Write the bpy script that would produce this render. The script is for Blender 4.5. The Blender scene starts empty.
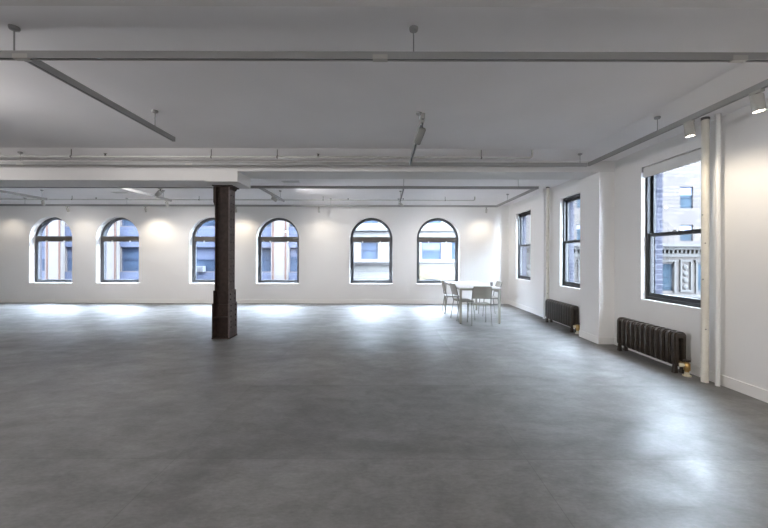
import bpy, bmesh, math, random
from mathutils import Vector, Matrix
random.seed(7)
PI = math.pi
S = bpy.context.scene
C = S.collection
R = math.radians

# ------------------------------------------------------------------ materials
def mat(name, col, rough=0.5, metal=0.0, spec=0.5, noise=0.0, nscale=8.0, bump=0.0, bscale=60.0):
    m = bpy.data.materials.new(name); m.use_nodes = True
    nt = m.node_tree; b = nt.nodes['Principled BSDF']
    b.inputs['Base Color'].default_value = (*col, 1)
    b.inputs['Roughness'].default_value = rough
    b.inputs['Metallic'].default_value = metal
    b.inputs['Specular IOR Level'].default_value = spec
    tc = nt.nodes.new('ShaderNodeTexCoord')
    if noise:
        n = nt.nodes.new('ShaderNodeTexNoise'); n.inputs['Scale'].default_value = nscale; n.inputs['Detail'].default_value = 6
        nt.links.new(tc.outputs['Object'], n.inputs['Vector'])
        r = nt.nodes.new('ShaderNodeValToRGB')
        r.color_ramp.elements[0].position = .3; r.color_ramp.elements[1].position = .7
        r.color_ramp.elements[0].color = (*[c*(1-noise) for c in col], 1)
        r.color_ramp.elements[1].color = (*[min(1, c*(1+noise)) for c in col], 1)
        nt.links.new(n.outputs['Fac'], r.inputs['Fac']); nt.links.new(r.outputs['Color'], b.inputs['Base Color'])
    if bump:
        n2 = nt.nodes.new('ShaderNodeTexNoise'); n2.inputs['Scale'].default_value = bscale; n2.inputs['Detail'].default_value = 3
        nt.links.new(tc.outputs['Object'], n2.inputs['Vector'])
        bp = nt.nodes.new('ShaderNodeBump'); bp.inputs['Strength'].default_value = bump; bp.inputs['Distance'].default_value = .01
        nt.links.new(n2.outputs['Fac'], bp.inputs['Height']); nt.links.new(bp.outputs['Normal'], b.inputs['Normal'])
    return m

def brick_mat(name, c1, c2, mortar, bw=.22, bh=.075, ms=.01, axis='XZ', rough=.8):
    m = mat(name, c1, rough); nt = m.node_tree; b = nt.nodes['Principled BSDF']
    tc = nt.nodes.new('ShaderNodeTexCoord'); sp = nt.nodes.new('ShaderNodeSeparateXYZ'); cb = nt.nodes.new('ShaderNodeCombineXYZ')
    nt.links.new(tc.outputs['Object'], sp.inputs[0])
    if axis == 'SUM':
        ad = nt.nodes.new('ShaderNodeMath'); ad.operation = 'ADD'
        nt.links.new(sp.outputs['X'], ad.inputs[0]); nt.links.new(sp.outputs['Y'], ad.inputs[1]); nt.links.new(ad.outputs[0], cb.inputs['X'])
    else:
        nt.links.new(sp.outputs[axis[0]], cb.inputs['X'])
    nt.links.new(sp.outputs['Z'], cb.inputs['Y'])
    br = nt.nodes.new('ShaderNodeTexBrick'); br.inputs['Scale'].default_value = 1
    br.inputs['Brick Width'].default_value = bw; br.inputs['Row Height'].default_value = bh; br.inputs['Mortar Size'].default_value = ms
    br.inputs['Color1'].default_value = (*c1, 1); br.inputs['Color2'].default_value = (*c2, 1); br.inputs['Mortar'].default_value = (*mortar, 1)
    nt.links.new(cb.outputs[0], br.inputs['Vector']); nt.links.new(br.outputs['Color'], b.inputs['Base Color'])
    return m

def emit(name, col, s):
    m = bpy.data.materials.new(name); m.use_nodes = True; nt = m.node_tree
    for n in list(nt.nodes): nt.nodes.remove(n)
    e = nt.nodes.new('ShaderNodeEmission'); o = nt.nodes.new('ShaderNodeOutputMaterial')
    e.inputs[0].default_value = (*col, 1); e.inputs[1].default_value = s
    nt.links.new(e.outputs[0], o.inputs[0]); return m

def glass_mat(name, tint=(.97, .985, 1), refl=1.0):
    m = bpy.data.materials.new(name); m.use_nodes = True; nt = m.node_tree
    for n in list(nt.nodes): nt.nodes.remove(n)
    t = nt.nodes.new('ShaderNodeBsdfTransparent'); t.inputs[0].default_value = (*tint, 1)
    g = nt.nodes.new('ShaderNodeBsdfGlossy'); g.inputs['Roughness'].default_value = .02
    f = nt.nodes.new('ShaderNodeFresnel')
    ge = nt.nodes.new('ShaderNodeNewGeometry'); mr = nt.nodes.new('ShaderNodeMapRange')     # thin pane: same reflectance from both faces
    mr.inputs['To Min'].default_value = 1.45; mr.inputs['To Max'].default_value = 1/1.45
    nt.links.new(ge.outputs['Backfacing'], mr.inputs['Value']); nt.links.new(mr.outputs['Result'], f.inputs[0])
    mx = nt.nodes.new('ShaderNodeMixShader'); o = nt.nodes.new('ShaderNodeOutputMaterial')
    nt.links.new(f.outputs[0], mx.inputs[0]); nt.links.new(t.outputs[0], mx.inputs[1]); nt.links.new(g.outputs[0], mx.inputs[2])
    nt.links.new(mx.outputs[0], o.inputs[0]); return m

def floor_mat():
    m = mat('polished_concrete', (.3, .3, .3), .35); nt = m.node_tree; b = nt.nodes['Principled BSDF']
    L = nt.links.new; N = nt.nodes.new
    tc = N('ShaderNodeTexCoord')
    mp = N('ShaderNodeMapping'); mp.inputs['Location'].default_value = (1.5, -2.51+2.9, 0)
    L(tc.outputs['Object'], mp.inputs[0])
    br = N('ShaderNodeTexBrick'); br.offset = 0; br.inputs['Scale'].default_value = 1
    br.inputs['Brick Width'].default_value = 2.52; br.inputs['Row Height'].default_value = 1.45
    br.inputs['Mortar Size'].default_value = .003; br.inputs['Mortar Smooth'].default_value = .4
    br.inputs['Color1'].default_value = (1, 1, 1, 1); br.inputs['Color2'].default_value = (.76, .76, .76, 1); br.inputs['Mortar'].default_value = (.70, .70, .70, 1)
    L(mp.outputs[0], br.inputs['Vector'])
    def noise(scale, detail, sx=1, sy=1, dist=0, rough=.5):
        q = N('ShaderNodeMapping'); q.inputs['Scale'].default_value = (sx, sy, 1); L(tc.outputs['Object'], q.inputs[0])
        n = N('ShaderNodeTexNoise'); n.inputs['Scale'].default_value = scale; n.inputs['Detail'].default_value = detail
        n.inputs['Distortion'].default_value = dist; n.inputs['Roughness'].default_value = rough
        L(q.outputs[0], n.inputs['Vector']); return n
    def ramp(n, a, b_, pa, pb):
        r = N('ShaderNodeValToRGB'); r.color_ramp.elements[0].position = pa; r.color_ramp.elements[1].position = pb
        r.color_ramp.elements[0].color = (*a, 1); r.color_ramp.elements[1].color = (*b_, 1); L(n.outputs['Fac'], r.inputs[0]); return r
    def mul(a, b_):
        x = N('ShaderNodeMix'); x.data_type = 'RGBA'; x.blend_type = 'MULTIPLY'; x.inputs[0].default_value = 1
        L(a, x.inputs[6]); L(b_, x.inputs[7]); return x.outputs[2]
    base = ramp(noise(.7, 8, .8, 1.3, .9, .6), FC0, FC1, .36, .66)
    mid = ramp(noise(4.5, 9, 1, 1.6, .4, .65), (.80, .80, .80), (1.10, 1.10, 1.10), .34, .66)
    fine = ramp(noise(24, 6, 1, 2.2, .2, .7), (.80, .80, .80), (1.08, 1.08, 1.08), .3, .68)
    c = mul(mul(mul(base.outputs[0], mid.outputs[0]), fine.outputs[0]), br.outputs['Color'])
    L(c, b.inputs['Base Color'])
    rr = ramp(noise(2.0, 7, 1, 1.5, .5), (.40, .40, .40), (.58, .58, .58), .3, .7); L(rr.outputs[0], b.inputs['Roughness'])
    b.inputs['Specular IOR Level'].default_value = .65
    bp = N('ShaderNodeBump'); bp.inputs['Strength'].default_value = .12; bp.inputs['Distance'].default_value = .01
    L(noise(14, 6).outputs['Fac'], bp.inputs['Height']); L(bp.outputs[0], b.inputs['Normal'])
    return m

FC0 = (.175, .171, .167); FC1 = (.270, .264, .259)
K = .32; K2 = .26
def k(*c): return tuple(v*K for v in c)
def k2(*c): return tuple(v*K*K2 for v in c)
M = dict(
    wall=mat('white_wall_paint', (.83, .825, .815), .65, spec=.3, noise=.015, nscale=1.2, bump=.05, bscale=25),
    ceil=mat('white_ceiling_paint', (.88, .87, .88), .8, spec=.2, noise=.02, nscale=1.5, bump=.05),
    beam=mat('beam_paint', (.73, .72, .71), .7, spec=.2, noise=.02, nscale=2),
    greywall=mat('grey_wall_paint', (.30, .29, .28), .7),
    trim=mat('trim_paint', (.84, .83, .81), .45),
    floor=floor_mat(),
    track=mat('track_white', (.34, .34, .335), .4), slot=mat('track_slot', (.05, .05, .055), .6),
    lamp=mat('lamp_body_white', (.46, .45, .42), .4), lampdark=mat('lamp_neck_grey', (.12, .12, .12), .5),
    pipe=mat('sprinkler_pipe_paint', (.60, .60, .58), .5, noise=.05, nscale=20), pipedark=mat('sprinkler_metal', (.14, .135, .13), .4, .5),
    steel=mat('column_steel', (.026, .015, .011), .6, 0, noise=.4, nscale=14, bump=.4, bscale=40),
    steel_lit=mat('column_steel_lit', (.11, .085, .080), .6, 0, noise=.3, nscale=30, bump=.3),  # column steel copy with light put into the colour, for right-hand plates
    iron=mat('radiator_iron', (.044, .034, .025), .45, .1, noise=.25, nscale=18, bump=.2, bscale=80),
    brass=mat('brass', (.55, .36, .14), .35, .9, noise=.2, nscale=60), cream=mat('cream_paint', (.72, .66, .50), .5, noise=.08, nscale=30),
    riser=mat('riser_paint', (.75, .72, .64), .45, noise=.06, nscale=12, bump=.35, bscale=18),
    riserw=mat('riser_white', (.8, .8, .79), .45),
    frame=mat('window_frame_black', (.012, .013, .015), .4), framegrey=mat('window_frame_grey', (.075, .08, .09), .45),
    transom=mat('transom_bronze', (.10, .09, .08), .45),
    glass=glass_mat('window_glass'),
    table=mat('table_white', (.85, .85, .85), .3), tleg=mat('table_leg_paint', (.36, .355, .31), .4),
    chair=mat('chair_shell_beige', (.38, .37, .325), .5), chairfr=mat('chair_tube_paint', (.24, .24, .225), .35, .3),
    blind=mat('blind_fabric', (.78, .78, .77), .8), blindend=mat('blind_bracket', (.35, .35, .35), .5),
    cup=mat('cup_glass_grey', (.35, .36, .38), .2),
    brick=brick_mat('outside_brick', (.028, .030, .042), (.040, .041, .054), (.065, .066, .078), axis='SUM'),
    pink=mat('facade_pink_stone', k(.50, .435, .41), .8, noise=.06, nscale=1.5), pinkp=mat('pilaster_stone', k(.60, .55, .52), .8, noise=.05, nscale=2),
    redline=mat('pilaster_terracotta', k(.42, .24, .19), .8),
    spandrel=mat('spandrel_blue', k(.33, .37, .52), .6), extglass=mat('facade_glass', k(.15, .21, .32), .15, noise=.35, nscale=.9),  # facade_glass: blue sky reflection put into the base colour
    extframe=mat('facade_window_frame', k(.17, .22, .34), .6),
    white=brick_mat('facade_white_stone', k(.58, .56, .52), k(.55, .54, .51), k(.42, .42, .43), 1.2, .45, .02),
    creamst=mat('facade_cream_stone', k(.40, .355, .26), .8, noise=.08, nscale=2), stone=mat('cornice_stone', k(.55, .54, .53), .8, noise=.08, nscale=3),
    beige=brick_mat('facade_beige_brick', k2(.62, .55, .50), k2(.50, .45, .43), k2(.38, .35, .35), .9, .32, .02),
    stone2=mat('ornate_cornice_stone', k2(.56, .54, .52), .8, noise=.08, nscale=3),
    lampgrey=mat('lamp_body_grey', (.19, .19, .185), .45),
    extglass2=mat('corner_facade_glass', k2(.18, .26, .34), .15, noise=.3, nscale=.9), extframe2=mat('corner_window_frame', k2(.18, .22, .30), .6),  # corner glass likewise carries the sky reflection in its base colour
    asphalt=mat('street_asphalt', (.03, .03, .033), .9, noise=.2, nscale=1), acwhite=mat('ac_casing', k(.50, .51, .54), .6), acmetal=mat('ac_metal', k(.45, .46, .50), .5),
    vent=mat('vent_white', (.66, .66, .66), .5),
)
for q in ('brick', 'pink', 'pinkp', 'redline', 'spandrel', 'extframe', 'white', 'creamst', 'stone', 'stone2', 'beige', 'asphalt', 'acmetal', 'extglass', 'extglass2', 'extframe2'):
    M[q].node_tree.nodes['Principled BSDF'].inputs['Specular IOR Level'].default_value = 0.0
for q in ('steel', 'steel_lit'): M[q].node_tree.nodes['Principled BSDF'].inputs['Specular IOR Level'].default_value = .25
M['lens'] = emit('lamp_lens', (1, .93, .80), 30)

# ------------------------------------------------------------------ mesh helpers
def box(bm, x0, x1, y0, y1, z0, z1):
    vs = [bm.verts.new(p) for p in ((x0,y0,z0),(x1,y0,z0),(x1,y1,z0),(x0,y1,z0),(x0,y0,z1),(x1,y0,z1),(x1,y1,z1),(x0,y1,z1))]
    for f in ((0,3,2,1),(4,5,6,7),(0,1,5,4),(1,2,6,5),(2,3,7,6),(3,0,4,7)): bm.faces.new([vs[i] for i in f])
def BOX(*a):
    bm = bmesh.new(); box(bm, *a); return bm
def tube(bm, pts, r, n=12, caps=True, radii=None):
    pts = [Vector(p) for p in pts]; rings = []; prev = None
    for i, p in enumerate(pts):
        d = (pts[min(i+1, len(pts)-1)] - pts[max(i-1, 0)]).normalized()
        if prev is None:
            u = d.orthogonal().normalized()
        else:
            u = (prev - d*prev.dot(d)).normalized()
        prev = u; v = d.cross(u); rr = radii[i] if radii else r
        rings.append([bm.verts.new(p + (u*math.cos(2*PI*k/n) + v*math.sin(2*PI*k/n))*rr) for k in range(n)])
    for a, b in zip(rings, rings[1:]):
        for k in range(n): bm.faces.new((a[k], a[(k+1) % n], b[(k+1) % n], b[k]))
    if caps: bm.faces.new(rings[0][::-1]); bm.faces.new(rings[-1])
def TUBE(pts, r, n=12, radii=None):
    bm = bmesh.new(); tube(bm, pts, r, n, radii=radii); return bm
def arc_pts(a, b, c, n=6):   # quadratic bend
    a, b, c = map(Vector, (a, b, c))
    return [(1-t)**2*a + 2*t*(1-t)*b + t*t*c for t in [i/n for i in range(n+1)]]
def extrude_outline(outer, holes, to3, depth):
    """outer/holes: lists of 2D points; to3 maps (u, v, w)->3D; closed solid with holes"""
    bm = bmesh.new(); loops = []
    for lp in [outer] + holes:
        vs = [bm.verts.new((p[0], p[1], 0)) for p in lp]
        for i in range(len(vs)): bm.edges.new((vs[i], vs[(i+1) % len(vs)]))
    bmesh.ops.triangle_fill(bm, use_beauty=True, use_dissolve=False, edges=bm.edges[:], normal=(0, 0, 1))
    g = bmesh.ops.extrude_face_region(bm, geom=bm.faces[:])
    for v in g['geom']:
        if isinstance(v, bmesh.types.BMVert): v.co.z += depth
    for v in bm.verts: v.co = Vector(to3(*v.co))
    bmesh.ops.recalc_face_normals(bm, faces=bm.faces[:])
    return bm
def bevel(bm, w, seg=2):
    bmesh.ops.bevel(bm, geom=[e for e in bm.edges if len(e.link_faces) == 2 and e.calc_face_angle(0) > .6], offset=w, segments=seg, affect='EDGES', clamp_overlap=True)
    return bm
def obj(name, bm, m, parent=None, smooth=False, loc=None):
    bmesh.ops.recalc_face_normals(bm, faces=bm.faces[:])
    me = bpy.data.meshes.new(name); bm.to_mesh(me); bm.free()
    me.materials.append(M[m] if isinstance(m, str) else m)
    if smooth:
        for p in me.polygons: p.use_smooth = True
        me.set_sharp_from_angle(angle=R(40))
    o = bpy.data.objects.new(name, me); C.objects.link(o)
    if parent: o.parent = parent
    if loc: o.location = loc
    return o
def thing(name, label, cat, loc=(0, 0, 0), rotz=0, group=None):
    o = bpy.data.objects.new(name, None); C.objects.link(o); o.location = loc; o.rotation_euler = (0, 0, rotz)
    o.empty_display_size = .1
    o['label'] = label; o['category'] = cat
    if group: o['group'] = group
    return o
def tag(o, label, cat, group=None):
    o['label'] = label; o['category'] = cat
    if group: o['group'] = group
    return o
def struct(name, bm, m, smooth=False):
    o = obj(name, bm, m, None, smooth); o['kind'] = 'structure'; return o
def children(o): return [c for c in bpy.data.objects if c.parent == o]
def dup(o, loc=None, rot=None, label=None, parent=None):
    c = o.copy(); C.objects.link(c)
    if parent: c.parent = parent
    if loc is not None: c.location = loc
    if rot is not None: c.rotation_euler = rot
    if label: c['label'] = label
    for ch in children(o): dup(ch, parent=c)
    return c

# ------------------------------------------------------------------ dimensions
EYE = 1.45
XR = 3.85; XL = -17.0; YB = 10.9; YF = -5.0
BY0, BY1 = 5.87, 6.45          # main beam
ZC = 3.165; ZE = 3.07           # ceiling, ceiling edge
AW = .665                      # arch half width
ARCH = [-10.41, -8.33, -5.43, -3.345, -.43, 1.655, -13.33, -15.42]  # last two: unseen windows added past the left end for daylight
AZ0, AZS = .62, 2.015

# ------------------------------------------------------------------ shell
struct('floor', BOX(XL-.3, XR+.1, YF-.3, YB+.02, -.12, 0), 'floor')

def arch_loop(cx, hw, zb, zs, r, n=28):
    pts = [(cx-hw, zb), (cx+hw, zb), (cx+hw, zs)]
    pts += [(cx + r*math.cos(PI*i/n), zs + r*math.sin(PI*i/n)) for i in range(1, n)]
    pts += [(cx-hw, zs)]
    return pts
holes = [arch_loop(c, AW, AZ0, AZS, AW) for c in ARCH]
struct('wall_back', extrude_outline([(XL-.3, -.1), (XR+.07, -.1), (XR+.07, 3.5), (XL-.3, 3.5)], holes, lambda u, v, w: (u, YB+w, v), .26), 'wall')
holes = [arch_loop(c, AW-.02, AZ0+.02, AZS, AW-.02) for c in ARCH]
struct('wall_back_outer_brick', extrude_outline([(-42, -14), (XR+.17, -14), (XR+.17, 24), (-42, 24)], holes, lambda u, v, w: (u, YB+.261+w, v), .12), 'brick').name = 'trim_20'

RW = [(4.18, 5.26, 2.80), (6.65, 7.70, 2.74), (9.26, 10.28, 2.72)]   # visible side windows y0, y1, top
RW_all = RW
SZ = .83
holes = [[(a, SZ), (b, SZ), (b, t), (a, t)] for a, b, t in RW_all]
struct('wall_right', extrude_outline([(YF-.3, -.1), (YB+.001, -.1), (YB+.001, 3.5), (YF-.3, 3.5)], holes, lambda u, v, w: (XR+w, u, v), .17), 'wall')
holes = [[(a+.05, SZ+.03), (b-.05, SZ+.03), (b-.05, t-.03), (a+.05, t-.03)] for a, b, t in RW_all]
o = struct('trim_21', extrude_outline([(YF-.3, -14), (YB+.26, -14), (YB+.26, 24), (YF-.3, 24)], holes, lambda u, v, w: (XR+.171+w, u, v), .11), 'brick')
struct('wall_left', BOX(XL-.3, XL, YF, YB, -.1, 3.5), 'wall')
struct('wall_front', BOX(XL-.3, XR+.17, YF-.3, YF, -.1, 3.5), 'wall')

# ceiling with coved edges, one tray per bay
def tray(bm, x0, x1, y0, y1, dx0, dx1, dy0, dy1, z0, z1):
    o_ = [bm.verts.new(p) for p in ((x0,y0,z0),(x1,y0,z0),(x1,y1,z0),(x0,y1,z0))]
    i_ = [bm.verts.new(p) for p in ((x0+dx0,y0+dy0,z1),(x1-dx1,y0+dy0,z1),(x1-dx1,y1-dy1,z1),(x0+dx0,y1-dy1,z1))]
    t_ = [bm.verts.new((v.co.x, v.co.y, 3.5)) for v in o_]
    bm.faces.new(i_); bm.faces.new(t_)
    for k in range(4):
        bm.faces.new((o_[k], o_[(k+1) % 4], i_[(k+1) % 4], i_[k])); bm.faces.new((o_[k], o_[(k+1) % 4], t_[(k+1) % 4], t_[k]))
bm = bmesh.new()
tray(bm, XL, XR, 2.0, BY0, .6, .70, .3, .33, ZE, ZC)
tray(bm, XL, XR, BY1, YB, .6, .70, .3, .6, 3.06, ZC)
tray(bm, XL, XR, YF, 1.4, .6, .70, .3, .3, ZE, ZC)
struct('ceiling', bm, 'ceil')
struct('trim_1', BOX(XL-.05, XR, 1.4, 2.0, 2.88, 3.5), 'beam')
bm = bmesh.new()
box(bm, XL-.05, -3.02, BY0, BY1, 2.725, 3.5); box(bm, -3.02, -2.48, BY0, BY1, 2.71, 3.5); box(bm, -2.48, XR, BY0, BY1, 2.885, 3.5)
struct('trim_2', bm, 'beam')
struct('trim_3', BOX(3.59, XR, BY0, BY1-.01, 0, 2.885), 'wall')
# baseboards
def bb(name, x0, x1, y0, y1):
    bm = bmesh.new(); box(bm, x0, x1, y0, y1, 0, .118); bevel(bm, .006); struct(name, bm, 'trim')
bb('baseboard_back', XL, XR, YB-.018, YB)
bb('baseboard_right', XR-.018, XR, YF, BY0-.018)
bb('baseboard_right_back', XR-.018, XR, BY1+.01, YB-.018)
bb('baseboard_pier_front', 3.572, XR, BY0-.018, BY0)
bb('baseboard_pier_side', 3.572, 3.59, BY0-.018+.018, BY1-.01)
bb('baseboard_left', XL, XL+.018, YF, YB-.018)
# soft caulk shadow line is the real gap between baseboard and floor

# ------------------------------------------------------------------ arched windows
def arched_window(i, cx):
    w = bpy.data.objects.new('window_%d' % i, None); C.objects.link(w); w.location = (cx, YB+.18, AZ0); w['kind'] = 'structure'
    zs = AZS-AZ0
    t3 = lambda u, v, d: (u, d, v)
    fr = extrude_outline(arch_loop(0, AW, 0, zs, AW), [arch_loop(0, AW-.075, .07, zs, AW-.075)], t3, .07)
    obj('window_frame', fr, 'framegrey', w)
    bm = BOX(-AW+.07, AW-.07, -.03, .06, zs-.075, zs+.065); bevel(bm, .006); tr = obj('transom', bm, 'transom', w)
    bm = extrude_outline([(-AW+.075, .07), (AW-.075, .07), (AW-.075, zs-.075), (-AW+.075, zs-.075)],
                         [[(-AW+.10, .095), (AW-.10, .095), (AW-.10, zs-.10), (-AW+.10, zs-.10)]], t3, .05)
    obj('sash', bm, 'framegrey', w)
    obj('pane', BOX(-AW+.10, AW-.10, .02, .026, .095, zs-.10), 'glass', w)
    ap = arch_loop(0, AW-.076, zs+.066, zs+.0661, AW-.078, 24)
    obj('pane', extrude_outline([p for p in ap if p[1] >= zs+.066], [], lambda u, v, d: (u, .02+d, v), .006), 'glass', w)
    for s in (-1, 1):
        bm = bmesh.new(); tube(bm, [(s*.28, -.045, zs-.085), (s*.28, -.012, zs-.085)], .02, 10); box(bm, s*.28-.008, s*.28+.008, -.05, -.035, zs-.12, zs-.07)
        obj('latch', bm, 'vent', w)['label'] = 'small white latch under the transom'
    return w
for i, c in enumerate(ARCH): arched_window(i+1, c)

# ------------------------------------------------------------------ sash windows in right wall
def sash_window(i, y0, y1, zt, vis=True):
    w = bpy.data.objects.new('window_%d' % i, None); C.objects.link(w); w.location = (XR+.065, (y0+y1)/2, SZ); w['kind'] = 'structure'
    h = (y1-y0)/2; H = zt-SZ; t3 = lambda u, v, d: (d, u, v)
    rect = lambda a, b, c, d: [(a, c), (b, c), (b, d), (a, d)]
    obj('window_frame', extrude_outline(rect(-h, h, 0, H), [rect(-h+.04, h-.04, .045, H-.045)], t3, .10), 'frame', w)
    mr = .955 - .0
    # lower sash inside, upper sash outside
    for nm, d, a, b in (('lower_sash', .012, .045, mr+.025), ('upper_sash', .055, mr-.025, H-.045)):
        s = obj(nm, extrude_outline(rect(-h+.04, h-.04, a, b), [rect(-h+.085, h-.085, a+.055, b-.045)], lambda u, v, q: (d+q, u, v), .035), 'frame', w)
        obj('pane', BOX(d+.015, d+.02, -h+.085, h-.085, a+.055, b-.045), 'glass', s)
    bm = bmesh.new(); box(bm, -.005, .012, -.03, .03, mr+.02, mr+.04); obj('sash_lock', bm, 'blindend', w)
for i, (a, b, t) in enumerate(RW_all): sash_window(9+i, a, b, t)

# roller blind on the near side window
t = thing('roller_blind', 'white roller blind pulled almost fully up at the top of the near right window', 'blind', (XR+.03, 4.72, 2.80))
bm = bmesh.new(); tube(bm, [(0, -.50, -.035), (0, .50, -.035)], .03, 16); obj('roller_tube', bm, 'blind', t, True)
obj('blind_fabric', BOX(-.030, -.027, -.50, .50, -.155, -.035), 'blind', t)
obj('bottom_bar', BOX(-.034, -.024, -.50, .50, -.165, -.15), 'blind', t)
for s in (-1, 1): obj('end_bracket', BOX(-.034, .030, s*.515-.010, s*.515+.010, -.075, -.0), 'blindend', t)

# ------------------------------------------------------------------ steel column
col = thing('steel_column', 'dark brown riveted steel column with wider plated base under the ceiling beam', 'column', (-2.885, 6.31, 0))
HW = .12; HD = .115
obj('web_plate', BOX(-HW+.012, HW-.012, -.06, -.045, 0, 2.69), 'steel', col)
for s in (-1, 1):
    bm = bmesh.new()
    box(bm, s*HW-.009, s*HW+.009, -HD, HD, 0, 2.69)
    obj('flange', bm, 'steel_lit' if s > 0 else 'steel', col)
    bm = bmesh.new()                                   # corner angles against the web
    for q in (-1, 1):
        xx = sorted((s*(HW-.009), s*(HW-.055))); yy = (-.06-.011, -.06) if q < 0 else (-.045, -.034)
        box(bm, xx[0], xx[1], yy[0], yy[1], 0, 2.69)
    obj('corner_angle', bm, 'steel', col)
def rivets(bm, pts, axis, r=.013):
    for p in pts:
        p = Vector(p); a = Vector(axis)
        tube(bm, [p, p+a*.006, p+a*.011], r, 8, radii=[r, r*.85, r*.35])
bm = bmesh.new()
zz = [.95+.14*k for k in range(13)]
for s in (-1, 1): rivets(bm, [(s*(HW-.032), -.071, z) for z in zz], (0, -1, 0), .010)
rivets(bm, [(HW+.009, y, z+.05) for z in zz for y in (-.055, .055)], (1, 0, 0), .010)
rivets(bm, [(-HW-.009, y, z+.05) for z in zz for y in (-.055, .055)], (-1, 0, 0), .010)
obj('shaft_rivets', bm, 'steel', col)
# base plates stepped at two heights
for s in (-1, 1):
    xs = sorted((s*(HW+.009), s*(HW+.032)))
    bm = bmesh.new()
    box(bm, xs[0], xs[1], -.165, .165, .022, .62)
    obj('side_gusset', bm, 'steel_lit' if s > 0 else 'steel', col)
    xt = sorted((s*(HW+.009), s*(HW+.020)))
    obj('upper_splice_plate', BOX(xt[0], xt[1], -.145, .145, .62, .85), 'steel_lit' if s > 0 else 'steel', col)
    bm = bmesh.new()
    rivets(bm, [(s*(HW+.032), y, z) for z in [.20+.095*k for k in range(5)] for y in (-.095, .095)] + [(s*(HW+.020), y, z) for z in (.69, .78) for y in (-.09, .09)], (s, 0, 0), .018)
    obj('gusset_rivets', bm, 'steel', col)
bm = bmesh.new(); box(bm, -HW-.009, HW+.009, -.158, -.075, .365, .385); box(bm, -HW-.009, HW+.009, -.09, -.075, .385, .60); obj('angle_shelf', bm, 'steel', col)
bm = bmesh.new(); rivets(bm, [(x, -.09, z) for x in (-.07, 0, .07) for z in (.44, .53)], (0, -1, 0), .014); obj('shelf_rivets', bm, 'steel', col)
obj('base_plate', BOX(-.156, .156, -.172, .172, 0, .022), 'steel', col)
obj('cap_plate', BOX(-.16, .19, -.16, .16, 2.69, 2.712), 'steel', col)
bm = extrude_outline([(-.165, 2.69), (-.13, 2.69), (-.13, 2.36), (-.145, 2.36), (-.165, 2.42)], [], lambda u, v, w: (u, -.1+w, v), .2)
obj('cap_bracket', bm, 'steel', col)
bm = extrude_outline([(.13, 2.69), (.185, 2.69), (.15, 2.64), (.13, 2.64)], [], lambda u, v, w: (u, -.1+w, v), .2)
obj('cap_bracket', bm, 'steel', col)

# ------------------------------------------------------------------ radiators
def radiator(label, loc):
    t = thing('radiator', label, 'radiator', loc, 0, 'cast iron radiators along the right wall')
    # local: length along +Y (0..1.09), depth along +X (0..0.155)
    n = 12; p = .0945; D = .155
    def rr(x0, x1, z0, z1, r, k=6):
        pts = []
        for cx, cz, a0 in ((x1-r, z0+r, -90), (x1-r, z1-r, 0), (x0+r, z1-r, 90), (x0+r, z0+r, 180)):
            for j in range(k+1):
                a = R(a0 + 90*j/k); pts.append((cx+r*math.cos(a), cz+r*math.sin(a)))
        return pts
    first = None
    for i in range(n):
        end = i in (0, n-1)
        bm = extrude_outline(rr(0, D, .085, .52, .062), [rr(.062, .093, .16, .445, .015, 3)], lambda u, v, w: (u, w, v), .070)
        bevel(bm, .014, 2)
        if end:
            for x in (.012, D-.012-.036):
                b2 = [bm.verts.new((x+a, b, c)) for a, b, c in ((-.006, .012, 0), (.042, .012, 0), (.042, .058, 0), (-.006, .058, 0), (.004, .016, .12), (.034, .016, .12), (.034, .054, .12), (.004, .054, .12))]
                for f in ((0,3,2,1),(4,5,6,7),(0,1,5,4),(1,2,6,5),(2,3,7,6),(3,0,4,7)): bm.faces.new([b2[j] for j in f])
        o = obj('section', bm, 'iron', t, True, (0, i*p, 0))
    bm = bmesh.new(); tube(bm, [(D/2, .02, .13), (D/2, n*p-.02, .13)], .022); tube(bm, [(D/2, .02, .475), (D/2, n*p-.02, .475)], .022)
    obj('connecting_nipples', bm, 'iron', t)
    # valve at the near end (y<0)
    v = obj('steam_valve', TUBE([(D/2, .02, .13), (D/2, -.03, .13), (D/2, -.035, .13), (D/2, -.06, .13)], .02, 12, radii=[.02, .02, .03, .03]), 'brass', t, True)
    obj('valve_body', TUBE([(D/2, -.085, .03), (D/2, -.085, .06), (D/2, -.085, .075), (D/2, -.085, .15), (D/2, -.085, .17)], .03, 12, radii=[.022, .024, .036, .034, .02]), 'brass', v, True)
    obj('valve_hand_wheel', TUBE([(D/2, -.085, .175), (D/2, -.085, .18), (D/2, -.085, .195), (D/2, -.085, .2)], .04, 14, radii=[.012, .038, .038, .02]), 'iron', v, True)
    obj('union_nut', TUBE([(D/2-.065, -.05, .125), (D/2-.02, -.075, .13)], .026, 8), 'cream', v, True)
    obj('floor_pipe', TUBE([(D/2, -.085, 0), (D/2, -.085, .012), (D/2, -.085, .013), (D/2, -.085, .05)], .02, 12, radii=[.045, .045, .026, .026]), 'cream', t, True)
    return t
rad = radiator('dark cast iron radiator under the near right window beside the cream wall pipe', (3.63, 4.38, 0))
rad2 = dup(rad, (3.60, 6.76, 0), None, 'dark cast iron radiator past the white wall pier, half hidden behind it')

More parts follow.
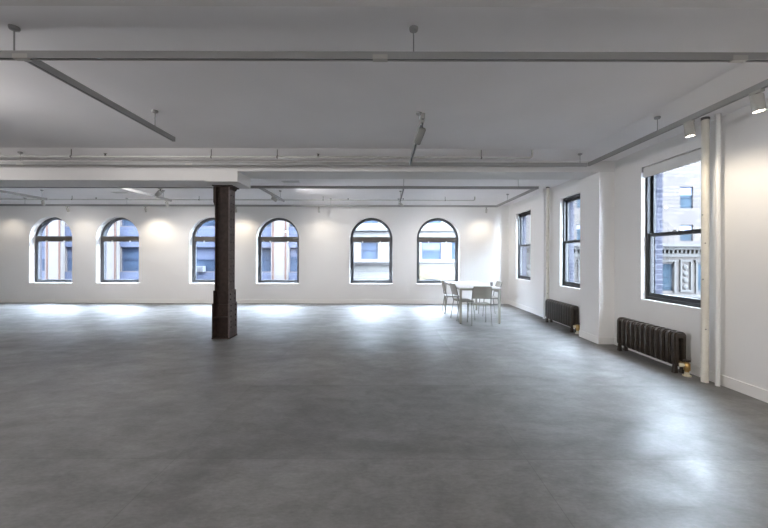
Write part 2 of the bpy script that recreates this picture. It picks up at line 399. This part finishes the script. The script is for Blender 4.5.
# ------------------------------------------------------------------ wall pipes
def riser(x, y, r, m, label, ztop):
    t = thing('heating_pipe', label, 'pipe', (x, y, 0))
    obj('pipe_run', TUBE([(0, 0, 0), (0, 0, ztop)], r, 18), m, t, True)
    obj('escutcheon', TUBE([(0, 0, ztop-.03), (0, 0, ztop-.0)], r+.005, 18), 'pipedark' if m == 'riser' else m, t, True)
    if m == 'riser':
        for z, a in ((1.20, 200), (.62, 240), (1.62, 230), (1.95, 190)):
            bm = bmesh.new(); rivets(bm, [(math.cos(R(a))*(r-.003), math.sin(R(a))*(r-.003), z)], (math.cos(R(a)), math.sin(R(a)), 0), .008)
            obj('paint_chip', bm, 'pipedark', t)
    return t
def ceil_z(x): return ZC - max(0, (x-(XR-.70))/.70)*(ZC-ZE)
riser(3.740, 4.09, .037, 'riser', 'thick cream painted pipe, floor to ceiling, right of the near radiator', ceil_z(3.735)+.004)
riser(3.775, 3.97, .023, 'riserw', 'thinner white pipe beside the thick cream pipe on the near right wall', ceil_z(3.775)+.004)
riser(3.765, 8.10, .034, 'riser', 'cream pipe on the far right wall, the one nearer the hidden radiator', ceil_z(3.765))
riser(3.775, 8.30, .026, 'riserw', 'slim white pipe on the far right wall beyond the cream one', ceil_z(3.775))

# ------------------------------------------------------------------ lighting tracks
ZT = 2.95
def track(label, a, b, joiners=(), hangers=(), zt=ZT):
    a = Vector((*a, zt)); b = Vector((*b, zt)); d = b-a; L = d.length; ang = math.atan2(d.y, d.x)
    t = thing('lighting_track', label, 'lighting track', a, ang, 'suspended white lighting tracks')
    W = .018
    bm = bmesh.new(); box(bm, 0, L, -W, W, -.006, .028); box(bm, 0, L, -W, -W+.007, -.026, -.006); box(bm, 0, L, W-.007, W, -.026, -.006)
    obj('rail', bm, 'track', t)
    obj('contact_slot', BOX(.01, L-.01, -W+.007, W-.007, -.018, -.006), 'slot', t)
    for s in (0, 1): obj('end_cap', BOX(s*L-.006, s*L+.006, -W-.001, W+.001, -.028, .030), 'track', t)
    for j in joiners: obj('joiner', BOX(j-.055, j+.055, -W-.002, W+.002, -.029, .006), 'lamp', t)
    for h in hangers:
        p = a + d.normalized()*h; zc = ceiling_at(p.x, p.y)
        hr = obj('hanger_rod', TUBE([(h, 0, .028), (h, 0, zc-zt)], .005, 8), 'track', t)
        obj('canopy', TUBE([(h, 0, zc-zt-.03), (h, 0, zc-zt-.022), (h, 0, zc-zt-.01), (h, 0, zc-zt)], .03, 14, radii=[.012, .03, .034, .034]), 'track', hr, True)
    return t
def ceiling_at(x, y):
    for y0, y1, e, d0, d1 in ((2.0, BY0, ZE, .3, .33), (BY1, YB, 3.06, .3, .6), (YF, 1.4, ZE, .3, .3)):
        if y0 <= y <= y1:
            k = max(0, 1-(XR-x)/.70, 1-(x-XL)/.6, 1-(y-y0)/d0, 1-(y1-y)/d1); return ZC-k*(ZC-e)
    return 2.885
YA, YM, YN, YK = 2.62, 5.66, 7.55, 10.3
XT = 3.28
track('long lighting track crossing the ceiling in the foreground', (-16.6, YA), (XT+.3, YA), [-2.72+16.6, -.04+16.6, 2.64+16.6], [1.5, 4.5, 7.5, -2.78+16.6, .21+16.6])
track('added lighting track for fill lamps crossing the room behind the camera', (-16.6, -2.0), (XT-.028, -2.0), [8], [1.5, 5, 9, 13, 17])  # added to carry the fill lamps
track('lighting track running along the front face of the main beam', (-16.6, YM), (XT-.028, YM), [16.6-5.9, 16.6-3.17], [2, 16.6-5.9, 16.6+3.15])
track('lighting track along the right wall above the near window', (XT, YA+.028), (XT, YM-.028), [], [4.22-YA-.028])
track('lighting track along the right wall behind and beside the camera', (XT, -4.6), (XT, YA-.028), [], [1.0, 4.0])
track('lighting track running from the foreground track towards the riveted column', (-2.71, YA+.028), (-2.71, 4.48), [], [4.09-YA])
track('short lighting track in the middle of the front bay, ending at a spotlight', (.40, 3.72), (.40, YM-.028), [], [.44])
track('lighting track crossing the back bay just behind the main beam', (-16.6, YN), (XT+.018, YN), [16.6-8.9], [2.0, 16.6-8.9, 16.6-4.0, 16.6+.4, 16.6+2.87])
track('lighting track along the back wall above the arched windows', (-16.6, YK), (XT+.018, YK), [16.6-2.7], [2, 6, 9, 16.6+.4, 15])
track('lighting track along the right wall of the back bay', (XT, YN+.028), (XT, YK-.028), [], [1.8])
for x, w in ((-8.9, 'left of the riveted column, over the two leftmost arched windows'), (-5.75, 'in the back bay, left of the grey tilted spotlight'), (-2.72, 'just right of the riveted column in the back bay'), (.40, 'ahead of the gap between the two right arched windows')):
    track('short lighting track '+w, (x, YN+.028), (x, 9.4 if x > -8 else 9.2), [], [1.5])
track('unseen', (-8.9, YA+.028), (-8.9, 4.5), [], [1.2])['label'] = 'short lighting track in the front bay far to the left, outside the picture edge'

# ------------------------------------------------------------------ spotlights
def spot(label, x, y, aim, power, body=.045, length=.13, col=(1, .87, .70), cone=70, neck=.05, z=ZT-.028, lens=True, blend=.9, light=True, bm_='lamp'):
    t = thing('track_spotlight', label, 'spotlight', (x, y, z), 0, 'track spotlights')
    obj('adapter', BOX(-.018, .018, -.05, .05, -.02, 0), 'lamp', t)
    obj('neck', TUBE([(0, 0, -.02), (0, 0, -.02-neck)], .010, 10), 'lampdark', t, True)
    d = Vector(aim).normalized(); c0 = Vector((0, 0, -.02-neck))
    q = d.to_track_quat('-Z', 'Y')
    bm = bmesh.new(); r = body
    tube(bm, [(0, 0, .02), (0, 0, .012), (0, 0, -length+.006), (0, 0, -length)], r, 20, caps=True, radii=[r*.85, r, r, r*.94])
    # hollow mouth
    for f in list(bm.faces):
        if len(f.verts) == 20 and f.calc_center_median().z < -length+.002:
            g = bmesh.ops.inset_region(bm, faces=[f], thickness=.005); 
            for v in f.verts: v.co.z += .012
    o = obj('lamp_housing', bm, bm_, t, True); o.location = c0; o.rotation_mode = 'QUATERNION'; o.rotation_quaternion = q
    bm = bmesh.new(); tube(bm, [(0, 0, -length+.0145), (0, 0, -length+.010)], r*.86, 20); l = obj('lamp_lens', bm, 'lens' if light else 'lamp', o)
    if light:
        ld = bpy.data.lights.new('spot_lamp', 'SPOT'); ld.energy = power; ld.color = col; ld.spot_size = R(cone); ld.spot_blend = blend; ld.shadow_soft_size = .03
        lo = bpy.data.objects.new('spot_lamp', ld); C.objects.link(lo); lo.parent = t; lo.rotation_mode = 'QUATERNION'
        lo.location = c0 + d*(length+.01); lo.rotation_quaternion = q
    return t
WP = 25
spot('white spotlight over the near right window, the further of the two', XT, 3.78, (.12, .0, -1), 25, neck=.02, body=.044, length=.12, cone=150, blend=1)
spot('white spotlight at the right picture edge, nearest the camera', XT, 3.09, (.12, -.03, -1), 25, neck=.03, body=.045, length=.13, cone=150, blend=1)
spot('white spotlight hanging tilted from the middle track of the front bay', .40, 3.79, (-.45, 1, -1.1), 14, body=.038, length=.16, neck=.075, cone=120, light=True, bm_='lampgrey')
spot('grey tilted spotlight in the back bay left of the riveted column', -4.85, YN, (-.7, .3, -.5), 100, body=.05, length=.13, neck=.06, cone=150, blend=1, col=(1, .965, .95))
spot('small spotlight in the back bay right of the riveted column', -2.72, 8.45, (.7, .4, -.5), 110, neck=.03, length=.12, cone=150, blend=1, col=(1, .965, .95))
for x, y, aim, p, w in ((.40, 9.3, (.6, .2, -.6), 75, 'small spotlight at the far end of the rightmost short back bay track'),
                        (-5.75, 9.2, (0, .5, -.8), 60, 'small spotlight at the far end of the short back bay track left of the column'),
                        (-8.9, 9.1, (-.3, .5, -.8), 60, 'small spotlight at the far end of the leftmost short back bay track'),
                        (-8.9, 4.0, (.8, .3, -.25), 150, 'added fill spotlight on the far left track of the front bay, outside the picture edge'),  # this and the following: unseen fill lamps added to brighten the room
                        (-5.6, YA, (1, .22, -.08), 230, 'added fill spotlight on the foreground track, outside the left picture edge'),
                        (XT, -1.0, (-.8, .2, -.0), 90, 'added fill spotlight on the right wall track behind the camera'),
                        (-8.0, -2.0, (.1, -1, -.2), 620, 'leftmost added fill spotlight on the track behind the camera'),
                        (-3.5, -2.0, (0, -1, -.2), 620, 'middle added fill spotlight on the track behind the camera'),
                        (.8, -2.0, (.1, -1, -.2), 620, 'rightmost added fill spotlight on the track behind the camera')):
    spot(w, x, y, aim, p, body=.035, length=.11, neck=.03, cone=150, blend=1, col=(1, .965, .95))
for x, w in ((-7.05, 'between the second and third arched windows'), (-4.40, 'beside the column, between third and fourth arched windows'), (-1.95, 'between the fourth and fifth arched windows'),
             (2.98, 'in the back right corner above the table'), (-9.35, 'between the two leftmost arched windows'), (-11.6, 'left of the leftmost arched window')):
    p = {-7.05: 1.25, -4.40: .9, -1.95: .4, 2.98: .75, -9.35: .35, -11.6: .5}[x]
    spot('small wall washing spotlight '+w, x, YK, (0, .36, -1), WP*p, body=.03, length=.10, neck=.05, cone=130)

# ------------------------------------------------------------------ sprinkler pipes
def sprinkler_pipe(label, x0, x1, y, z, uprights, hangers):
    t = thing('sprinkler_pipe', label, 'pipe', (0, y, z), 0)
    pts = [(x0, 0, 0), (x1-.06, 0, 0)] + arc_pts((x1-.06, 0, 0), (x1, 0, 0), (x1, 0, .05)) 
    zt = ceiling_at(x1, y)-z
    pts += [(x1, 0, zt)]
    obj('pipe_run', TUBE(pts, .017, 12), 'pipe', t, True)
    for u in uprights:
        s = obj('sprinkler_head', TUBE([(u, 0, .012), (u, 0, .03), (u, 0, .045), (u, 0, .05)], .01, 10, radii=[.018, .012, .012, .026]), 'pipedark', t, True)
    for h in hangers:
        zc = ceiling_at(h, y)-z
        obj('pipe_hanger', TUBE([(h, 0, .0), (h, 0, zc)], .006, 8), 'pipedark', t)
        obj('hanger_ring', TUBE([(h-.01, 0, 0), (h+.01, 0, 0)], .022, 12), 'pipedark', t)
    return t
px2x = lambda px, y: (px-385)*y/350
sprinkler_pipe('white sprinkler pipe along the top of the main beam', XL, 2.34, 5.57, 3.035, [px2x(105, 5.57), px2x(318, 5.57)], [px2x(p, 5.57) for p in (71, 211, 277, 481)])
sprinkler_pipe('white sprinkler pipe near the back wall above the arched windows', XL, 2.54, 9.92, 3.06, [px2x(96, 9.92), px2x(348, 9.92), px2x(403, 9.92)], [px2x(p, 9.92) for p in (72, 199, 323, 445)])

def vent(label, x, y, w, d):
    t = thing('ceiling_vent', label, 'vent', (x, y, ZC))
    obj('vent_frame', extrude_outline([(-w, -d), (w, -d), (w, d), (-w, d)], [[(-w+.02, -d+.02), (w-.02, -d+.02), (w-.02, d-.02), (-w+.02, d-.02)]], lambda u, v, q: (u, v, -q), .012), 'vent', t)
    bm = bmesh.new()
    k = int(2*(d-.02)/.025)
    for i in range(k): yy = -d+.026+i*.025; box(bm, -w+.02, w-.02, yy, yy+.012, -.010, -.002)
    obj('louvres', bm, 'pipe', t)
vent('white ceiling vent just behind the main beam, right of the column', px2x(291, 8.0), 8.0, .20, .09)
vent('white ceiling vent in the back bay, far left', px2x(120, 9.4), 9.4, .19, .09)

# ------------------------------------------------------------------ table, chairs, cup
tb = thing('dining_table', 'long white rectangular table in the back right corner', 'table', (2.08, 8.62, 0))
bm = bmesh.new(); box(bm, -.45, .45, -1.0, 1.0, .765, .785); bevel(bm, .004); obj('tabletop', bm, 'table', tb)
bm = bmesh.new()
for x0, x1, y0, y1 in ((-.43, .43, -.985, -.965), (-.43, .43, .965, .985), (-.435, -.415, -.96, .96), (.415, .435, -.96, .96)): box(bm, x0, x1, y0, y1, .725, .765)
obj('apron', bm, 'tleg', tb)
for sx in (-1, 1):
    for sy in (-1, 1):
        x, y = sx*.422, sy*.968
        lg = obj('leg', bevel(BOX(x-.024, x+.024, y-.024, y+.024, .012, .765), .004), 'tleg', tb)
        obj('foot_glide', TUBE([(x, y, 0), (x, y, .014)], .02, 12), 'lampdark', lg)
cp = thing('drinking_glass', 'small grey tumbler at the right edge of the white table', 'glass', (2.47, 8.10, .785))
obj('tumbler_wall', TUBE([(0, 0, 0), (0, 0, .002), (0, 0, .085)], .03, 16, radii=[.026, .028, .034]), 'cup', cp, True)

def make_chair(label, loc, rz):
    t = thing('side_chair', label, 'chair', loc, rz, 'beige chairs around the white table')
    # faces +Y, back at -Y, origin under seat centre
    w = .205
    bm = bmesh.new()
    nx, ny = 8, 8; th = .018; vs = []
    for k, off in ((0, 0), (1, -th)):
        g = []
        for i in range(nx+1):
            u = -1+2*i/nx
            for j in range(ny+1):
                v = -1+2*j/ny; rx = 1-.06*abs(v)**4
                z = .455 + .010*u*u - .008*(1-v*v) - (.012*max(0, v-.5)*2) + off
                g.append(bm.verts.new((u*.205*rx, .20*v*(1-.05*abs(u)**4), z)))
        vs.append(g)
    at = lambda g, i, j: vs[g][i*(ny+1)+j]
    for i in range(nx):
        for j in range(ny):
            bm.faces.new((at(0,i,j), at(0,i+1,j), at(0,i+1,j+1), at(0,i,j+1))); bm.faces.new((at(1,i,j), at(1,i,j+1), at(1,i+1,j+1), at(1,i+1,j)))
    for i in range(nx):
        bm.faces.new((at(0,i,0), at(1,i,0), at(1,i+1,0), at(0,i+1,0))); bm.faces.new((at(0,i,ny), at(0,i+1,ny), at(1,i+1,ny), at(1,i,ny)))
    for j in range(ny):
        bm.faces.new((at(0,0,j), at(0,0,j+1), at(1,0,j+1), at(1,0,j))); bm.faces.new((at(0,nx,j), at(1,nx,j), at(1,nx,j+1), at(0,nx,j+1)))
    obj('seat', bm, 'chair', t, True)
    # backrest: curved shell, y position depends on u and height
    bm = bmesh.new(); vs2 = []
    for k in (0, 1):
        g = []
        for i in range(nx+1):
            u = -1+2*i/nx
            for j in range(ny+1):
                v = j/ny; z = .575+.265*v; yy = -.205-.075*v - .022*(1-u*u) + (k*.014)
                g.append(bm.verts.new((u*.195*(1-.04*abs(2*v-1)**6), yy, z)))
        vs2.append(g)
    a2 = lambda g, i, j: vs2[g][i*(ny+1)+j]
    for i in range(nx):
        for j in range(ny):
            bm.faces.new((a2(0,i,j), a2(0,i,j+1), a2(0,i+1,j+1), a2(0,i+1,j))); bm.faces.new((a2(1,i,j), a2(1,i+1,j), a2(1,i+1,j+1), a2(1,i,j+1)))
        bm.faces.new((a2(0,i,0), a2(0,i+1,0), a2(1,i+1,0), a2(1,i,0))); bm.faces.new((a2(0,i,ny), a2(1,i,ny), a2(1,i+1,ny), a2(0,i+1,ny)))
    for j in range(ny):
        bm.faces.new((a2(0,0,j), a2(1,0,j), a2(1,0,j+1), a2(0,0,j+1))); bm.faces.new((a2(0,nx,j), a2(0,nx,j+1), a2(1,nx,j+1), a2(1,nx,j)))
    obj('backrest', bm, 'chair', t, True)
    for s in (-1, 1):
        obj('back_upright', TUBE([(s*.20, -.17, .435), (s*.20, -.19, .50), (s*.20, -.205, .60), (s*.198, -.262, .80)], .010, 8), 'chairfr', t, True)
        obj('leg', TUBE([(s*.20, -.17, .435), (s*.207, -.20, .22), (s*.212, -.235, 0)], .010, 8), 'chairfr', t, True)
        obj('leg', TUBE([(s*.19, .165, .435), (s*.198, .182, .22), (s*.205, .20, 0)], .010, 8), 'chairfr', t, True)
        obj('seat_rail', TUBE([(s*.195, -.18, .435), (s*.19, .17, .435)], .009, 8), 'chairfr', t, True)
    return t
ch = make_chair('beige chair at the near end of the table, its back to the camera', (2.045, 7.60, 0), 0)
dup(ch, (1.84, 8.20, 0), (0, 0, -PI/2+.14), 'beige chair on the left side of the table, the nearer of two')
dup(ch, (1.765, 9.15, 0), (0, 0, -PI/2), 'beige chair on the left side of the table, farther, close to the back wall')
dup(ch, (2.60, 8.78, 0), (0, 0, PI/2), 'beige chair on the right side of the table, partly behind its near right leg')

# ------------------------------------------------------------------ outside: street and buildings
struct('ground', BOX(-70, 70, -60, 60, -14.3, -14), 'asphalt').name = 'trim_22'
def facade_mesh(x0, x1, z0, z1, holes, y, d=.22):
    """front skin with recesses; quads on a grid; faces -Y at y, recess to y+d"""
    bm = bmesh.new()
    xs = sorted({x0, x1, *[h[0] for h in holes], *[h[1] for h in holes]}); zs = sorted({z0, z1, *[h[2] for h in holes], *[h[3] for h in holes]})
    V = {}
    def v(x, yy, z):
        k = (round(x, 4), round(yy, 4), round(z, 4))
        if k not in V: V[k] = bm.verts.new(k)
        return V[k]
    for a, b in zip(xs, xs[1:]):
        for c, e in zip(zs, zs[1:]):
            mx, mz = (a+b)/2, (c+e)/2
            inside = any(h[0] < mx < h[1] and h[2] < mz < h[3] for h in holes)
            yy = y+d if inside else y
            bm.faces.new((v(a, yy, c), v(b, yy, c), v(b, yy, e), v(a, yy, e)))
    for h in holes:
        for (p, q) in (((h[0], h[2]), (h[1], h[2])), ((h[1], h[2]), (h[1], h[3])), ((h[1], h[3]), (h[0], h[3])), ((h[0], h[3]), (h[0], h[2]))):
            bm.faces.new((bm.verts.new((p[0], y, p[1])), bm.verts.new((q[0], y, q[1])), bm.verts.new((q[0], y+d, q[1])), bm.verts.new((p[0], y+d, p[1]))))
    yb = y+4
    c = [bm.verts.new(p) for p in ((x0, yb, z0), (x1, yb, z0), (x1, yb, z1), (x0, yb, z1), (x0, y, z0), (x1, y, z0), (x1, y, z1), (x0, y, z1))]
    for f in ((0, 1, 2, 3), (0, 3, 7, 4), (1, 2, 6, 5), (3, 2, 6, 7)): bm.faces.new([c[i] for i in f])
    return bm
def ext_window(b, x0, x1, z0, z1, y, fm='extframe', gm='extglass'):
    bm = bmesh.new(); f = .06; y0 = y+.10; y1 = y+.16
    box(bm, x0, x0+f, y0, y1, z0, z1); box(bm, x1-f, x1, y0, y1, z0, z1); box(bm, x0, x1, y0, y1, z0, z0+f); box(bm, x0, x1, y0, y1, z1-f, z1)
    zm = (z0+z1)/2; box(bm, x0, x1, y0, y1, zm-f/2, zm+f/2)
    w = obj('window', bm, fm, b)
    obj('pane', BOX(x0+f/2, x1-f/2, y0+.03, y0+.04, z0+f/2, z1-f/2), gm, w)
    if random.random() < .45:
        zz = z1 - (z1-z0)*random.uniform(.25, .6); obj('window_shade', BOX(x0+f, x1-f, y0+.015, y0+.025, zz, z1-f), 'spandrel', w)
XP = lambda px: (px-385)*24/350
ZP = lambda py: 1.45+(257-py)*24/350
Y1 = 24.0; ZTOP = 5.2
# pink stone building with pilasters
pil = [-35, -32, -28.5, -25.5, XP(57), XP(112), XP(168), XP(228), XP(280.5)]
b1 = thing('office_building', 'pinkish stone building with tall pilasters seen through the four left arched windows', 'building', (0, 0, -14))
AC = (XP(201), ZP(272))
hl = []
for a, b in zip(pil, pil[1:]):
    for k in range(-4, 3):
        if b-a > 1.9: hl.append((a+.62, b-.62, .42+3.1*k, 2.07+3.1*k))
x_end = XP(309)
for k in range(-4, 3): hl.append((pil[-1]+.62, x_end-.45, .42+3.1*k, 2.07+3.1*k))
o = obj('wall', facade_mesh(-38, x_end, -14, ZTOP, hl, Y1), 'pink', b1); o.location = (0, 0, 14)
for h in hl:
    ext = ext_window
    if h[3] > -8: ext(b1, h[0], h[1], h[2], h[3], Y1)
    sp = obj('spandrel', BOX(h[0]-.05, h[1]+.05, Y1-.04, Y1, h[3]+.02, h[3]+1.40), 'spandrel', b1)
for p in pil:
    bm = bmesh.new(); box(bm, p-.56, p+.56, Y1-.28, Y1, -14, ZTOP); ob = obj('pilaster', bm, 'pinkp', b1)
    bm = bmesh.new()
    for s in (-1, 1): box(bm, p+s*.42-.045, p+s*.42+.045, Y1-.31, Y1-.28, -14, ZTOP)
    obj('terracotta_moulding', bm, 'redline', ob)
for c in children(b1):
    c.location = (0, 0, 14)
# window mounted air conditioner
ac = thing('air_conditioner', 'pale window air conditioner on the building beyond the third arched window', 'air conditioner', (XP(201), Y1-.13, ZP(272)))
obj('casing', bevel(BOX(-.33, .33, -.25, .12, .0, .38), .02), 'acwhite', ac)
bm = bmesh.new()
for k in range(6): box(bm, -.28, .28, -.262, -.25, .05+.05*k, .075+.05*k)
obj('grille', bm, 'acmetal', ac)

# white stone building
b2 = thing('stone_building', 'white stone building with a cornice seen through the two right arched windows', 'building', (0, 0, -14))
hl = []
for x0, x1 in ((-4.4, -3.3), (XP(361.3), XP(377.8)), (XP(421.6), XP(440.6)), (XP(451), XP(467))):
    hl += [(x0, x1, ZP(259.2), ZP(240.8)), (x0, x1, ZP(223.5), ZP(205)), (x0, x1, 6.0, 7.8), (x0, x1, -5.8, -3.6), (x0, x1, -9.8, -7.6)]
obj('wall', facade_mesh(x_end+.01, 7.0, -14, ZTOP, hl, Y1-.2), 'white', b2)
for h in hl: ext_window(b2, *h, Y1-.2)
bm = bmesh.new(); box(bm, x_end, 7.05, Y1-.50, Y1-.2, ZP(262.3), ZP(260.5)); box(bm, x_end, 7.05, Y1-.38, Y1-.2, ZP(264.5), ZP(262.3)); obj('cornice', bm, 'stone', b2)
bm = bmesh.new(); box(bm, x_end, 7.05, Y1-.35, Y1-.2, ZP(231), ZP(229.5)); obj('string_course', bm, 'stone', b2)
def arch2(cx, hw, zb, zs, r, n=16):
    hgt = r
    return [(cx-hw, zb), (cx+hw, zb)] + [(cx+hw*math.cos(PI*i/n), zs+hgt*math.sin(PI*i/n)) for i in range(n+1)]
archs = [XP(388), XP(430.5), XP(468)]
bm = extrude_outline([(XP(405), -3.2), (7.02, -3.2), (7.02, ZP(264.5)), (XP(405), ZP(264.5))], [arch2(c, .85, -2.4, -.35, .32) for c in archs[1:2]], lambda u, v, w: (u, Y1-.42+w, v), .22)
obj('lower_storey', bm, 'creamst', b2)
for c in archs[1:2]:
    bm = extrude_outline(arch2(c, .85, -2.4, -.35, .32), [arch2(c-.42, .36, -2.3, -.40, .22), arch2(c+.42, .36, -2.3, -.40, .22)], lambda u, v, w: (u, Y1-.30+w, v), .06)
    w = obj('window', bm, 'extframe', b2); obj('pane', BOX(c-.8, c+.8, Y1-.235, Y1-.225, -2.35, -.1), 'extglass', w)
for c in children(b2): c.location = (0, 0, 14)

# beige building beyond the side windows, at the far corner of the crossing
XQ = lambda px: (px-385)*30/350
ZQ = lambda py: 1.45+(257-py)*30/350
Y2 = 30.0
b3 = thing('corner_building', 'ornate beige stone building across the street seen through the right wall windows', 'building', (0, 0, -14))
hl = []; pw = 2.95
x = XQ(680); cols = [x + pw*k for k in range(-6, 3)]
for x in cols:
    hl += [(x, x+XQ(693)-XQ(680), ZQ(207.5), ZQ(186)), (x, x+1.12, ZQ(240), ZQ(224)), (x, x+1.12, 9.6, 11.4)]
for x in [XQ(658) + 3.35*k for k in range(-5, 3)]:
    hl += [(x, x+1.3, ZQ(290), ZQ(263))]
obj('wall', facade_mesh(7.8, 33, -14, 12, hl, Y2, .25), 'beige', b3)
for h in hl: ext_window(b3, *h, Y2, 'extframe2', 'extglass2')
bm = bmesh.new()
box(bm, 7.8, 33, Y2-.8, Y2, ZQ(246), ZQ(243)); box(bm, 7.8, 33, Y2-.45, Y2, ZQ(249), ZQ(246)); box(bm, 7.8, 33, Y2-.25, Y2, ZQ(256), ZQ(253))
k = 7.9
while k < 33: box(bm, k, k+.16, Y2-.22, Y2, ZQ(252.5), ZQ(249)); k += .36
obj('cornice', bm, 'stone2', b3)
bm = bmesh.new(); box(bm, 7.8, 33, Y2-.3, Y2, ZQ(296.5), ZQ(294)); box(bm, 7.8, 33, Y2-.2, Y2, -3.2, -2.9); obj('string_course', bm, 'stone2', b3)
for x in [XQ(658)+3.35*k for k in range(-5, 3)]:
    bm = bmesh.new()
    X0 = x-.18; X1 = x+1.48
    box(bm, X0, x-.02, Y2-.12, Y2, ZQ(292), ZQ(261)); box(bm, x+1.32, X1, Y2-.12, Y2, ZQ(292), ZQ(261)); box(bm, X0-.1, X1+.1, Y2-.2, Y2, ZQ(261), ZQ(259.5))
    obj('window_surround', bm, 'stone2', b3)
    c = x+2.33
    bm = extrude_outline([(c-.5, ZQ(291)), (c+.5, ZQ(291)), (c+.5, ZQ(259)), (c-.5, ZQ(259))], [[(c-.38, ZQ(289)), (c+.38, ZQ(289)), (c+.38, ZQ(261)), (c-.38, ZQ(261))]], lambda u, v, w: (u, Y2-.14+w, v), .14)
    for kk in range(4): 
        cz = ZQ(286)+kk*.56
        tube(bm, [(c, Y2-.02, cz), (c, Y2-.10, cz), (c, Y2-.14, cz)], .2, 10, radii=[.24, .20, .08])
    obj('carved_panel', bm, 'stone2', b3)
for c in children(b3): c.location = (0, 0, 14)

# unseen building added across the side street to block the low sky
b4 = thing('street_building', 'unseen plain stone building added to block low sky across the side street, right of and behind the ornate corner building', 'building', (0, 0, -14))
hl = [(y, y+1.3, z, z+2.0) for y in [-18+3.1*i for i in range(12)] for z in (-7.6, -3.9, -.2, 3.5)]
obj('wall', facade_mesh(-21, 20, -14, 14, hl, 0), 'beige', b4)
for h in hl: ext_window(b4, *h, 0)
for c in children(b4):
    if c.parent == b4:
        c.rotation_euler = (0, 0, -PI/2); c.location = (19, 0, 14)      # facade turned to face the room
b4.location = (0, 0, -14)

# ------------------------------------------------------------------ sky and light
w = bpy.data.worlds.new('sky'); S.world = w; w.use_nodes = True
nt = w.node_tree; bg = nt.nodes['Background']
bg.inputs[0].default_value = (.74, .86, 1.0, 1); bg.inputs[1].default_value = SKY = 54.0
S.view_settings.view_transform = 'Standard'; S.view_settings.look = 'None'; S.view_settings.gamma = 1; S.view_settings.use_curve_mapping = False
S.view_settings.exposure = 0.32

# ------------------------------------------------------------------ camera
cd = bpy.data.cameras.new('camera'); cd.sensor_width = 36; cd.lens = 36*350/768
cd.shift_x = -1/768; cd.shift_y = -7/768; cd.clip_start = .05; cd.clip_end = 300
cam = bpy.data.objects.new('camera', cd); C.objects.link(cam); cam.location = (0, 0, EYE)
cam.rotation_euler = (PI/2, 0, 0)
cam.rotation_mode = 'QUATERNION'
cam.rotation_quaternion = (Matrix.Rotation(R(0), 3, 'Y') @ Matrix.Rotation(PI/2, 3, 'X') @ Matrix.Rotation(R(.15), 3, 'Z')).to_quaternion()
S.camera = cam
